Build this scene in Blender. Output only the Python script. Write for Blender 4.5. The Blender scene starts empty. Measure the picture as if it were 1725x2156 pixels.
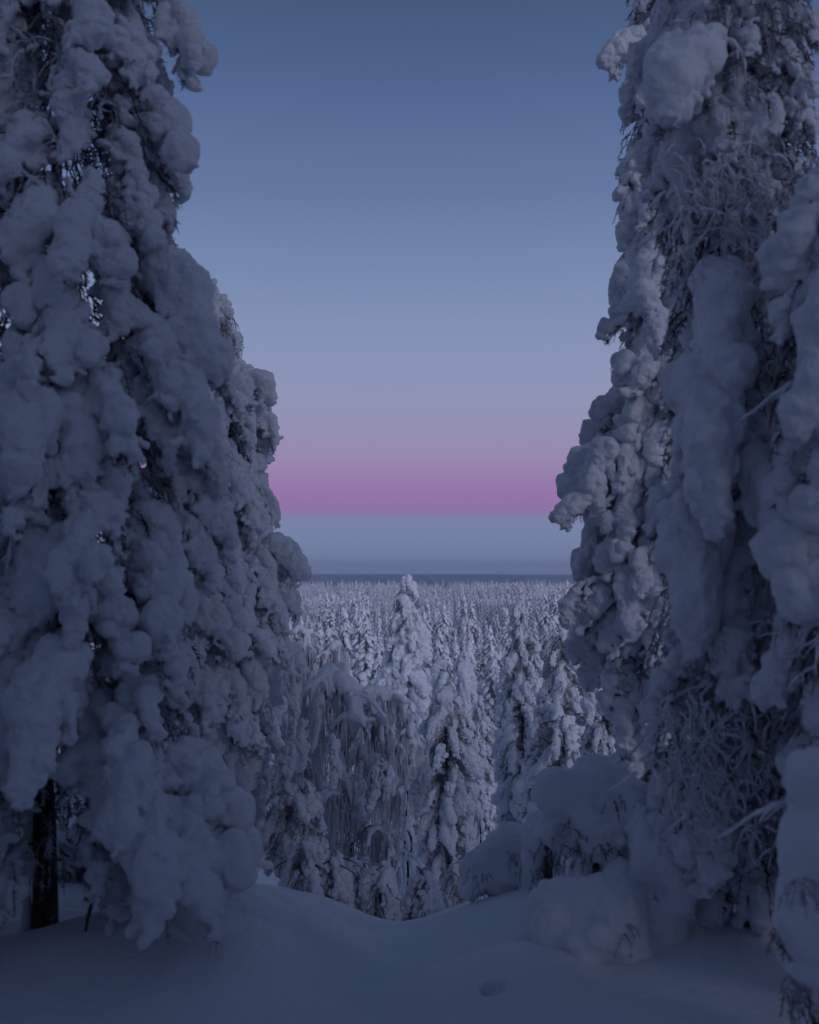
import bpy, math, random
import numpy as np
from mathutils import Vector, Matrix, Euler

R = math.radians
rng = np.random.default_rng(7)
random.seed(7)
sc = bpy.context.scene

# ------------------------------------------------------------------ camera
F = 2116.0                       # focal length in units of a 1725 x 2156 picture
CAMZ = 1.8
PITCH = math.atan(122 / F)
cam_d = bpy.data.cameras.new('camera')
cam = bpy.data.objects.new('camera', cam_d)
sc.collection.objects.link(cam)
cam.location = (0, 0, CAMZ)
cam.rotation_euler = (R(90) + PITCH, 0, 0)
cam_d.sensor_fit = 'VERTICAL'
cam_d.sensor_height = 36.0
cam_d.lens = F / 2156 * 36
cam_d.clip_start = 0.05
cam_d.clip_end = 30000
cam_d.dof.use_dof = True
cam_d.dof.focus_distance = 14.0
cam_d.dof.aperture_fstop = 2.2
sc.camera = cam

# ------------------------------------------------------------------ world: twilight sky by elevation
def lin(c):
    return tuple(((v / 255) / 12.92 if v <= 10 else (((v / 255) + .055) / 1.055) ** 2.4) for v in c)

SKY_GAIN = 1.0
w = bpy.data.worlds.new('World')
sc.world = w
w.use_nodes = True
nt = w.node_tree
nt.nodes.clear()
out = nt.nodes.new('ShaderNodeOutputWorld')
bg = nt.nodes.new('ShaderNodeBackground')
tc = nt.nodes.new('ShaderNodeTexCoord')
sep = nt.nodes.new('ShaderNodeSeparateXYZ')
asn = nt.nodes.new('ShaderNodeMath'); asn.operation = 'ARCSINE'
mul = nt.nodes.new('ShaderNodeMath'); mul.operation = 'MULTIPLY_ADD'
mul.inputs[1].default_value = 1 / R(100); mul.inputs[2].default_value = 0.1
ramp = nt.nodes.new('ShaderNodeValToRGB')
stops = [(-90, (60, 68, 90)), (-2, (100, 112, 148)), (0, (108, 120, 158)), (1.2, (118, 131, 168)), (2.85, (123, 133, 170)),
         (3.05, (132, 124, 169)), (3.4, (143, 115, 168)), (4.2, (151, 117, 172)), (5.2, (153, 126, 174)),
         (6.4, (155, 137, 177)), (8, (148, 145, 180)), (10, (143, 150, 184)), (14, (130, 145, 182)),
         (18, (113, 132, 172)), (21, (100, 119, 161)), (25.8, (82, 103, 146)), (30.3, (68, 89, 123)),
         (45, (60, 78, 108)), (88, (52, 68, 94))]
cr = ramp.color_ramp
while len(cr.elements) < len(stops):
    cr.elements.new(0.5)
for e, (a, c) in zip(cr.elements, stops):
    e.position = min(1, max(0, a / 100 + 0.1))
for e, (a, c) in zip(cr.elements, stops):
    e.color = (*lin(c), 1)
# faint azimuth warmth: the belt is a little pinker towards the right, brighter twilight behind the viewer
mixp = nt.nodes.new('ShaderNodeMix'); mixp.data_type = 'RGBA'; mixp.blend_type = 'MULTIPLY'
mixp.inputs['Factor'].default_value = 1.0
az = nt.nodes.new('ShaderNodeMapRange')
az.inputs['From Min'].default_value = 0.25; az.inputs['From Max'].default_value = -1.0
az.inputs['To Min'].default_value = 0.0; az.inputs['To Max'].default_value = 1.0
azm = nt.nodes.new('ShaderNodeMix'); azm.data_type = 'RGBA'
azm.inputs['A'].default_value = (1, 1, 1, 1)
azm.inputs['B'].default_value = (1.12, 1.10, 1.08, 1)
nt.links.new(tc.outputs['Generated'], sep.inputs[0])
nt.links.new(sep.outputs['Z'], asn.inputs[0])
nt.links.new(asn.outputs[0], mul.inputs[0])
nt.links.new(mul.outputs[0], ramp.inputs[0])
nt.links.new(sep.outputs['Y'], az.inputs['Value'])
nt.links.new(az.outputs[0], azm.inputs['Factor'])
nt.links.new(ramp.outputs[0], mixp.inputs['A'])
nt.links.new(azm.outputs['Result'], mixp.inputs['B'])
nt.links.new(mixp.outputs['Result'], bg.inputs[0])
bg.inputs[1].default_value = SKY_GAIN
nt.links.new(bg.outputs[0], out.inputs[0])

# the twilight arch low behind the viewer: a very wide, weak, rosy sun
sun_d = bpy.data.lights.new('sun', 'SUN')
sun = bpy.data.objects.new('sun', sun_d)
sc.collection.objects.link(sun)
sun_d.energy = 1.3
sun_d.color = (0.80, 0.80, 1.0)
sun_d.angle = R(40)
sun.rotation_euler = (R(77), 0, R(30))      # light travels towards +Y, coming from behind right

sc.view_settings.view_transform = 'Standard'
sc.view_settings.look = 'None'
sc.view_settings.exposure = 0.0
sc.view_settings.gamma = 1.0
sc.view_settings.use_curve_mapping = False
cy = sc.cycles
cy.max_bounces = 6; cy.diffuse_bounces = 5; cy.glossy_bounces = 1; cy.transmission_bounces = 1
cy.volume_bounces = 0; cy.transparent_max_bounces = 4
cy.use_denoising = True
cy.sample_clamp_indirect = 3
cy.use_light_tree = False

# ------------------------------------------------------------------ helpers
COL = sc.collection

def at(px, py, d):
    """point at forward distance d (metres along +Y) seen at picture place px, py"""
    u = (px - 862.5) / F; v = (1078 - py) / F
    c, s = math.cos(PITCH), math.sin(PITCH)
    dy = c - v * s; dz = s + v * c
    k = d / dy
    return np.array((u * k, d, CAMZ + dz * k))

def tag(o, label=None, cat=None, group=None, kind=None):
    if label: o['label'] = label
    if cat: o['category'] = cat
    if group: o['group'] = group
    if kind: o['kind'] = kind
    return o

def empty(name, loc, rot=(0, 0, 0), label=None, cat=None, group=None):
    o = bpy.data.objects.new(name, None)
    COL.objects.link(o)
    o.empty_display_size = .2
    o.location = loc; o.rotation_euler = rot
    return tag(o, label, cat, group)

def mesh_of(name, V, Fc, mats, idx=None, smooth=True):
    """V (n,3); Fc (m,k) array with equal k, or a list of such arrays"""
    V = np.asarray(V, dtype=np.float32)
    arrs = Fc if isinstance(Fc, list) else [Fc]
    arrs = [np.asarray(a, dtype=np.int32) for a in arrs if len(a)]
    me = bpy.data.meshes.new(name)
    nl = sum(a.size for a in arrs); npoly = sum(len(a) for a in arrs)
    me.vertices.add(len(V)); me.vertices.foreach_set('co', V.ravel())
    me.loops.add(nl); me.polygons.add(npoly)
    me.loops.foreach_set('vertex_index', np.concatenate([a.ravel() for a in arrs]))
    ls = []; s = 0
    for a in arrs:
        ls.append(s + np.arange(len(a)) * a.shape[1]); s += a.size
    me.polygons.foreach_set('loop_start', np.concatenate(ls).astype(np.int32))
    if idx is not None:
        me.polygons.foreach_set('material_index', np.asarray(idx, dtype=np.int32))
    me.polygons.foreach_set('use_smooth', np.full(npoly, smooth))
    for m in (mats if isinstance(mats, (list, tuple)) else [mats]):
        me.materials.append(m)
    me.update(calc_edges=True)
    return me

def put(name, me, parent=None, loc=(0, 0, 0), rot=(0, 0, 0), scale=(1, 1, 1)):
    o = bpy.data.objects.new(name, me)
    COL.objects.link(o)
    if parent is not None: o.parent = parent
    o.location = loc; o.rotation_euler = rot; o.scale = scale
    return o

# ---- numpy value noise
_T = np.random.default_rng(3).random((32, 32, 32)).astype(np.float32)
def vnoise(P, seed=0):
    P = P + seed * 7.31
    i = np.floor(P).astype(np.int32); f = (P - i).astype(np.float32)
    f = f * f * (3 - 2 * f)
    x, y, z = i[..., 0] & 31, i[..., 1] & 31, i[..., 2] & 31
    x1, y1, z1 = (x + 1) & 31, (y + 1) & 31, (z + 1) & 31
    fx, fy, fz = f[..., 0], f[..., 1], f[..., 2]
    a = _T[x, y, z] * (1 - fx) + _T[x1, y, z] * fx
    b = _T[x, y1, z] * (1 - fx) + _T[x1, y1, z] * fx
    c = _T[x, y, z1] * (1 - fx) + _T[x1, y, z1] * fx
    d = _T[x, y1, z1] * (1 - fx) + _T[x1, y1, z1] * fx
    return ((a * (1 - fy) + b * fy) * (1 - fz) + (c * (1 - fy) + d * fy) * fz) * 2 - 1

# ---- signed distance snow: round cones melted together, then surface nets
def snow_shape(prims, h, k=.04, amps=((3.0, .03), (6.5, .026), (15.0, .012), (19.0, .009), (38., .004)), seed=0):
    P0 = np.array([p[0] for p in prims], dtype=np.float32); P1 = np.array([p[1] for p in prims], dtype=np.float32)
    R0 = np.array([p[2] for p in prims], dtype=np.float32); R1 = np.array([p[3] for p in prims], dtype=np.float32)
    pad = 3 * h + .05
    lo = np.minimum((P0 - R0[:, None]).min(0), (P1 - R1[:, None]).min(0)) - pad
    hi = np.maximum((P0 + R0[:, None]).max(0), (P1 + R1[:, None]).max(0)) + pad
    n = np.ceil((hi - lo) / h).astype(int) + 1
    G = np.full(n, 0.3, dtype=np.float32)
    ax = [lo[a] + h * np.arange(n[a], dtype=np.float32) for a in range(3)]
    for a, b, ra, rb in zip(P0, P1, R0, R1):
        m = max(ra, rb) + .07 + k
        l = np.maximum(((np.minimum(a, b) - m - lo) / h).astype(int), 0)
        u = np.minimum(((np.maximum(a, b) + m - lo) / h).astype(int) + 2, n)
        X = ax[0][l[0]:u[0], None, None] - a[0]; Y = ax[1][None, l[1]:u[1], None] - a[1]; Z = ax[2][None, None, l[2]:u[2]] - a[2]
        ba = b - a; L2 = float(ba @ ba) + 1e-9
        t = np.clip((X * ba[0] + Y * ba[1] + Z * ba[2]) / L2, 0, 1)
        d = np.sqrt((X - t * ba[0]) ** 2 + (Y - t * ba[1]) ** 2 + (Z - t * ba[2]) ** 2) - (ra + (rb - ra) * t)
        S = G[l[0]:u[0], l[1]:u[1], l[2]:u[2]]
        kk = min(k, 1.2 * max(ra, rb))
        hh = np.maximum(kk - np.abs(S - d), 0) / kk
        S[...] = np.minimum(S, d) - hh * hh * kk * .25
    band = np.nonzero(np.abs(G) < .09)
    Pb = np.stack([ax[a][band[a]] for a in range(3)], -1)
    dn = np.zeros(len(Pb), dtype=np.float32)
    for j, (fr, am) in enumerate(amps):
        v = vnoise(Pb * fr, seed + j * 3.7)
        dn += am * (v if j % 2 == 0 else .55 - 2.2 * np.abs(v))
    G[band] += dn
    G[0] = G[-1] = .3; G[:, 0] = G[:, -1] = .3; G[:, :, 0] = G[:, :, -1] = .3
    return whole(*surface_nets(G, lo, h))

def whole(V, Q):
    """keep the one big connected piece"""
    lab = np.arange(len(V))
    E = np.concatenate([Q[:, [0, 1]], Q[:, [1, 2]], Q[:, [2, 3]]])
    for _ in range(400):
        m = np.minimum(lab[E[:, 0]], lab[E[:, 1]]); old = lab.copy()
        np.minimum.at(lab, E[:, 0], m); np.minimum.at(lab, E[:, 1], m); lab = lab[lab]
        if (lab == old).all(): break
    keep = lab == np.bincount(lab).argmax()
    new = np.cumsum(keep) - 1
    return V[keep], new[Q[keep[Q[:, 0]]]]

def surface_nets(G, lo, h):
    ins = G < 0
    n = np.array(G.shape)
    c = np.zeros(tuple(n - 1), dtype=np.int8)
    for i in (0, 1):
        for j in (0, 1):
            for k in (0, 1):
                c += ins[i:n[0] - 1 + i, j:n[1] - 1 + j, k:n[2] - 1 + k]
    act = (c > 0) & (c < 8)
    I, J, K = np.nonzero(act)
    idx = np.full(act.shape, -1, dtype=np.int32); idx[I, J, K] = np.arange(len(I))
    acc = np.zeros((len(I), 3), dtype=np.float32); cnt = np.zeros(len(I), dtype=np.float32)
    corners = [(i, j, k) for i in (0, 1) for j in (0, 1) for k in (0, 1)]
    for a in corners:
        for axn in range(3):
            if a[axn]: continue
            b = list(a); b[axn] = 1
            va = G[I + a[0], J + a[1], K + a[2]]; vb = G[I + b[0], J + b[1], K + b[2]]
            m = (va < 0) != (vb < 0)
            t = np.where(m, va / np.where(m, va - vb, 1), 0)
            p = np.zeros((len(I), 3), dtype=np.float32)
            for q in range(3): p[:, q] = a[q]
            p[:, axn] += t
            acc += p * m[:, None]; cnt += m
    V = (np.stack([I, J, K], -1) + acc / cnt[:, None]) * h + lo
    quads = []
    for axn in range(3):
        o1, o2 = [(1, 2), (2, 0), (0, 1)][axn]
        s0 = [slice(1, -1)] * 3; s1 = [slice(1, -1)] * 3
        s0[axn] = slice(0, -1); s1[axn] = slice(1, None)
        A = ins[tuple(s0)]; B = ins[tuple(s1)]
        e = np.nonzero(A != B)
        base = [e[0] + (0 if axn == 0 else 1), e[1] + (0 if axn == 1 else 1), e[2] + (0 if axn == 2 else 1)]
        def cell(d1, d2):
            q = [base[0].copy(), base[1].copy(), base[2].copy()]
            q[o1] -= d1; q[o2] -= d2
            return idx[q[0], q[1], q[2]]
        Q = np.stack([cell(1, 1), cell(0, 1), cell(0, 0), cell(1, 0)], -1)
        fl = ~A[e]
        Q[fl] = Q[fl][:, ::-1]
        quads.append(Q)
    return V.astype(np.float32), np.concatenate(quads)

# ---- tubes and needles as raw arrays
class Raw:
    def __init__(s): s.V = []; s.Q = []; s.T = []; s.n = 0
    def tube(s, pts, rad, sides=5):
        pts = np.asarray(pts, dtype=np.float32); rad = np.broadcast_to(np.asarray(rad, dtype=np.float32), (len(pts),))
        tg = np.gradient(pts, axis=0); tg /= np.linalg.norm(tg, axis=1)[:, None] + 1e-9
        up = np.array((0.13, 0.97, 0.2)) if abs(tg[0, 1]) < .8 else np.array((1.0, 0, .1))
        a = np.cross(tg, up); a /= np.linalg.norm(a, axis=1)[:, None] + 1e-9
        b = np.cross(tg, a)
        th = np.arange(sides) / sides * 2 * np.pi
        ring = pts[:, None] + rad[:, None, None] * (a[:, None] * np.cos(th)[None, :, None] + b[:, None] * np.sin(th)[None, :, None])
        m = len(pts); g = np.arange(m * sides).reshape(m, sides) + s.n
        q = np.stack([g[:-1], np.roll(g[:-1], -1, 1), np.roll(g[1:], -1, 1), g[1:]], -1).reshape(-1, 4)
        s.V.append(ring.reshape(-1, 3)); s.Q.append(q); s.n += m * sides
        # end caps
        for row in (0, m - 1):
            s.V.append(pts[row][None]); ci = s.n; s.n += 1
            gg = g[row]; s.T.append(np.stack([gg, np.roll(gg, -1), np.full(sides, ci)], -1))
    def spikes(s, base, dirs, length, width, rs):
        """thin three-sided-looking needles: two crossed slim triangles each"""
        n = len(base)
        d = dirs / (np.linalg.norm(dirs, axis=1)[:, None] + 1e-9)
        r = rs.normal(size=(n, 3)); a = np.cross(d, r); a /= np.linalg.norm(a, axis=1)[:, None] + 1e-9
        b = np.cross(d, a)
        L = np.broadcast_to(length, (n,))[:, None]; W = np.broadcast_to(width, (n,))[:, None]
        v = np.stack([base + a * W, base - a * W * .5 + b * W * .87, base - a * W * .5 - b * W * .87, base + d * L], 1)
        i = (np.arange(n) * 4 + s.n)[:, None]
        s.T.append(np.concatenate([i + (0, 1, 3), i + (1, 2, 3), i + (2, 0, 3)]))
        s.V.append(v.reshape(-1, 3)); s.n += 4 * n
    def mesh(s, name, mat, smooth=True):
        arrs = []
        if s.Q: arrs.append(np.concatenate(s.Q))
        if s.T: arrs.append(np.concatenate(s.T))
        return mesh_of(name, np.concatenate(s.V), arrs, mat, smooth=smooth)

# ------------------------------------------------------------------ materials
def newmat(name):
    m = bpy.data.materials.new(name); m.use_nodes = True
    t = m.node_tree; p = t.nodes['Principled BSDF']
    return m, t, p

def noise(t, scale, detail=4, rough=.55, src=None):
    n = t.nodes.new('ShaderNodeTexNoise'); n.inputs['Scale'].default_value = scale
    n.inputs['Detail'].default_value = detail; n.inputs['Roughness'].default_value = rough
    if src is not None: t.links.new(src, n.inputs['Vector'])
    return n

def snow_mat(name, c1, c2, bump=.02, sc1=3.0, sc2=60.0):
    m, t, p = newmat(name)
    tcn = t.nodes.new('ShaderNodeTexCoord')
    n1 = noise(t, sc1, 5, .6, tcn.outputs['Object'])
    mx = t.nodes.new('ShaderNodeMix'); mx.data_type = 'RGBA'
    mx.inputs['A'].default_value = (*c1, 1); mx.inputs['B'].default_value = (*c2, 1)
    t.links.new(n1.outputs['Fac'], mx.inputs['Factor'])
    t.links.new(mx.outputs['Result'], p.inputs['Base Color'])
    n2 = noise(t, sc2, 6, .7, tcn.outputs['Object'])
    n3 = noise(t, sc2 * .2, 4, .6, tcn.outputs['Object'])
    ad = t.nodes.new('ShaderNodeMath'); ad.operation = 'MULTIPLY_ADD'; ad.inputs[1].default_value = 2.5
    t.links.new(n3.outputs['Fac'], ad.inputs[0]); t.links.new(n2.outputs['Fac'], ad.inputs[2])
    b = t.nodes.new('ShaderNodeBump'); b.inputs['Strength'].default_value = .55; b.inputs['Distance'].default_value = bump
    t.links.new(ad.outputs[0], b.inputs['Height']); t.links.new(b.outputs[0], p.inputs['Normal'])
    p.inputs['Roughness'].default_value = .75
    p.inputs['Specular IOR Level'].default_value = .15
    return m

M_SNOW = snow_mat('tree_snow', (.80, .83, .88), (.88, .90, .93), .026)
M_GROUND = snow_mat('ground_snow', (.78, .81, .86), (.86, .88, .91), .035, 1.2, 24)
M_RIME = snow_mat('rime_frost', (.62, .64, .70), (.84, .86, .89), .006, 9, 120)

def frost_mat():
    m = snow_mat('hoar_frost', (.74, .77, .82), (.86, .88, .92), .004, 9, 120)
    t = m.node_tree; p = t.nodes['Principled BSDF']; o = t.nodes['Material Output']
    t.links.remove(p.inputs['Normal'].links[0])
    tr = t.nodes.new('ShaderNodeBsdfTranslucent'); tr.inputs[0].default_value = (.82, .85, .90, 1)
    mx = t.nodes.new('ShaderNodeMixShader'); mx.inputs[0].default_value = .45
    t.links.new(p.outputs[0], mx.inputs[1]); t.links.new(tr.outputs[0], mx.inputs[2]); t.links.new(mx.outputs[0], o.inputs['Surface'])
    return m
M_FROST = frost_mat()

def needle_mat():
    m, t, p = newmat('spruce_needles')
    tcn = t.nodes.new('ShaderNodeTexCoord')
    n1 = noise(t, 7, 5, .7, tcn.outputs['Object'])
    rp = t.nodes.new('ShaderNodeValToRGB')
    rp.color_ramp.elements[0].position = .38; rp.color_ramp.elements[0].color = (.034, .034, .030, 1)
    rp.color_ramp.elements[1].position = .62; rp.color_ramp.elements[1].color = (.50, .53, .58, 1)
    t.links.new(n1.outputs['Fac'], rp.inputs[0]); t.links.new(rp.outputs[0], p.inputs['Base Color'])
    p.inputs['Roughness'].default_value = .8; p.inputs['Specular IOR Level'].default_value = .2
    return m
M_NEEDLE = needle_mat()

def bark_mat():
    m, t, p = newmat('bark')
    tcn = t.nodes.new('ShaderNodeTexCoord')
    mp = t.nodes.new('ShaderNodeMapping'); mp.inputs['Scale'].default_value = (1, 1, .3)
    t.links.new(tcn.outputs['Object'], mp.inputs[0])
    n1 = noise(t, 22, 6, .7, mp.outputs[0])
    rp = t.nodes.new('ShaderNodeValToRGB')
    rp.color_ramp.elements[0].position = .3; rp.color_ramp.elements[0].color = (.014, .011, .010, 1)
    rp.color_ramp.elements[1].position = .62; rp.color_ramp.elements[1].color = (.070, .058, .052, 1)
    e3 = rp.color_ramp.elements.new(.68); e3.color = (.45, .48, .53, 1)
    t.links.new(n1.outputs['Fac'], rp.inputs[0]); t.links.new(rp.outputs[0], p.inputs['Base Color'])
    b = t.nodes.new('ShaderNodeBump'); b.inputs['Distance'].default_value = .02
    t.links.new(n1.outputs['Fac'], b.inputs['Height']); t.links.new(b.outputs[0], p.inputs['Normal'])
    p.inputs['Roughness'].default_value = .9
    return m
M_BARK = bark_mat()

# ------------------------------------------------------------------ ground
LX = np.array([-60, -6, -3, -2, -1.157, -.9, -.663, -.444, -.225, -.05, .24, .735, 1.2, 2, 4, 8, 60])
LZ = np.array([.6, .45, .25, .12, .07, .06, .02, -.091, -.19, -.215, -.119, .05, .10, .12, .3, .5, .6])
YK = np.array([5.8, 10, 16, 40, 110, 260, 600, 1500, 3200, 7600])
ZK = np.array([0, -1.45, -3.4, -9.0, -13.5, -17.5, -20.5, -24.0, -19.5, -24.0])

def ground_z(x, y):
    x = np.asarray(x, dtype=np.float64); y = np.asarray(y, dtype=np.float64)
    lip = sum(np.interp(x + o, LX, LZ) for o in (-.16, -.08, 0, .08, .16)) / 5
    s = np.clip((y - 2.6) / (5.7 - 2.6), 0, 1); s = s * s * (3 - 2 * s)
    near = lip * s
    far = sum(np.interp(y + o, YK, ZK) for o in (-.5, -.25, 0, .25, .5)) / 5
    fade = np.exp(-np.clip(y - 6, 0, None) / 30)
    z = np.where(y < 5.3, near, lip * fade + far)
    z = z + np.where(y < 0, np.clip(-y, 0, 40) * .04, 0)
    sm = np.clip((y - 14) / 30, 0, 1)
    P = np.stack([x * .12, y * .12, 0 * x], -1)
    z = z + sm * .8 * vnoise(P, 2) + .035 * vnoise(P * 9, 5) * (y < 40) * np.clip((np.hypot(x, y) - 1) / 2, 0, 1)
    z = z + (.010 * vnoise(np.stack([x * 2.6, y * 2.6, 0 * x], -1), 3) + .005 * vnoise(np.stack([x * 7 + y * 2, y * 7, 0 * x], -1), 6)) * (y < 14)
    big = np.clip((y - 1000) / 1500, 0, 1)
    z = z + big * (8.5 * vnoise(np.stack([x * .0016, y * .0010, 0 * x], -1), 9) + .8 * vnoise(np.stack([x * .012, y * .012, 0 * x], -1), 4))
    # low mound with a melted hole
    def bump(cx, cy, rx, ry, hh, p=2.0):
        q = (np.abs((x - cx) / rx)) ** p + (np.abs((y - cy) / ry)) ** p
        return hh * np.clip(1 - q, 0, 1) ** 1.3
    z = z + bump(.36, 4.55, .50, .55, .13, 2.6) + bump(-1.25, 4.95, .8, .6, .10) + bump(-.75, 5.5, .75, .45, .07)
    z = z + bump(1.25, 4.7, .8, .5, .03) - bump(.345, 4.28, .055, .05, .14)
    z = z - bump(-1.95, 5.6, .95, .9, .16) - bump(1.75, 6.1, .8, .6, .45)
    return z

def build_ground():
    a_front = np.radians(np.linspace(-33, 33, 400))
    a_rest = np.radians(np.linspace(33, 327, 110))[1:-1]
    A = np.concatenate([a_front, a_rest])
    r = np.concatenate([np.linspace(.3, 3, 20)[:-1], np.linspace(3, 7, 210)[:-1], np.geomspace(7, 4600, 170)])
    AA, RR = np.meshgrid(A, r)
    X = np.sin(AA) * RR; Y = np.cos(AA) * RR
    Z = ground_z(X, Y)
    m, n = X.shape
    V = np.stack([X, Y, Z], -1).reshape(-1, 3)
    V = np.concatenate([V, [[0, 0, float(ground_z(0., 0.))]]])
    g = np.arange(m * n).reshape(m, n)
    Q = np.stack([g[:-1], g[1:], np.roll(g[1:], -1, 1), np.roll(g[:-1], -1, 1)], -1).reshape(-1, 4)
    T = np.stack([np.full(n, m * n), g[0], np.roll(g[0], -1)], -1)
    me = mesh_of('ground', V, [Q, T], M_FARGROUND)
    tag(put('ground', me), 'smooth deep snow in front dropping away into the forested valley', kind='structure')

def far_ground_mat():
    """snow near by; beyond the built trees, distant forest speckle with a painted haze tint"""
    m = M_GROUND.copy(); m.name = 'snowfield'
    t = m.node_tree; p = t.nodes['Principled BSDF']
    old = p.inputs['Base Color'].links[0].from_socket
    g = t.nodes.new('ShaderNodeNewGeometry')
    ln = t.nodes.new('ShaderNodeVectorMath'); ln.operation = 'LENGTH'
    t.links.new(g.outputs['Position'], ln.inputs[0])
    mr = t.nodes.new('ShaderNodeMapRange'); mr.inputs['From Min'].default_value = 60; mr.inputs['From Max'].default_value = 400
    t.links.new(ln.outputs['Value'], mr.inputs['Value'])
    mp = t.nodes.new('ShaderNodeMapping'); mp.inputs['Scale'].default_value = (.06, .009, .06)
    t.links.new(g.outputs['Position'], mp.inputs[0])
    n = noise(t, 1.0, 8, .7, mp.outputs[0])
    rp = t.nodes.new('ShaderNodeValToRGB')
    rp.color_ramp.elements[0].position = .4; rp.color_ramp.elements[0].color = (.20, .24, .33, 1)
    rp.color_ramp.elements[1].position = .66; rp.color_ramp.elements[1].color = (.46, .52, .66, 1)  # forest tones raised and blued to stand in for haze brightness
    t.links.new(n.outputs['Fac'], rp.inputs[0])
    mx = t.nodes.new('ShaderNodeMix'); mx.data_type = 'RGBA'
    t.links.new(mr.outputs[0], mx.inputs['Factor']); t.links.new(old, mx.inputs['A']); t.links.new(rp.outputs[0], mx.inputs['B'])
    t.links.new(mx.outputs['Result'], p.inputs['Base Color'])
    return m
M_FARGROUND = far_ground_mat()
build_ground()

# haze over the whole valley: one closed box
def box_mesh(name, lo, hi, mat):
    V = [(x, y, z) for x in (lo[0], hi[0]) for y in (lo[1], hi[1]) for z in (lo[2], hi[2])]
    Q = [(0, 1, 3, 2), (4, 6, 7, 5), (0, 4, 5, 1), (2, 3, 7, 6), (0, 2, 6, 4), (1, 5, 7, 3)]
    return mesh_of(name, V, np.array(Q), mat, smooth=False)
hm = bpy.data.materials.new('haze'); hm.use_nodes = True
ht = hm.node_tree; ht.nodes.clear()
ho = ht.nodes.new('ShaderNodeOutputMaterial'); hv = ht.nodes.new('ShaderNodeVolumePrincipled')
hv.inputs['Color'].default_value = (.74, .86, 1, 1); hv.inputs['Density'].default_value = .00018
ht.links.new(hv.outputs[0], ho.inputs['Volume'])
HAZE = True
if HAZE:
    tag(put('haze', box_mesh('haze', (-4700, -4700, -45), (4700, 4700, 30), hm)), 'thin cold haze over the valley', kind='stuff')

# ------------------------------------------------------------------ snow-laden boughs (a library shared by all trees)
def curve_pts(p, ang0, ang1, length, n, yaw=0, wig=0, rs=None):
    pts = [np.array(p, dtype=float)]
    for i in range(n):
        t = (i + .5) / n
        a = ang0 + (ang1 - ang0) * t ** .8
        yw = yaw + (rs.normal() * wig if rs is not None else 0)
        d = np.array((math.cos(a) * math.cos(yw), math.cos(a) * math.sin(yw), math.sin(a)))
        pts.append(pts[-1] + d * length / n)
    return np.array(pts)

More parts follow.
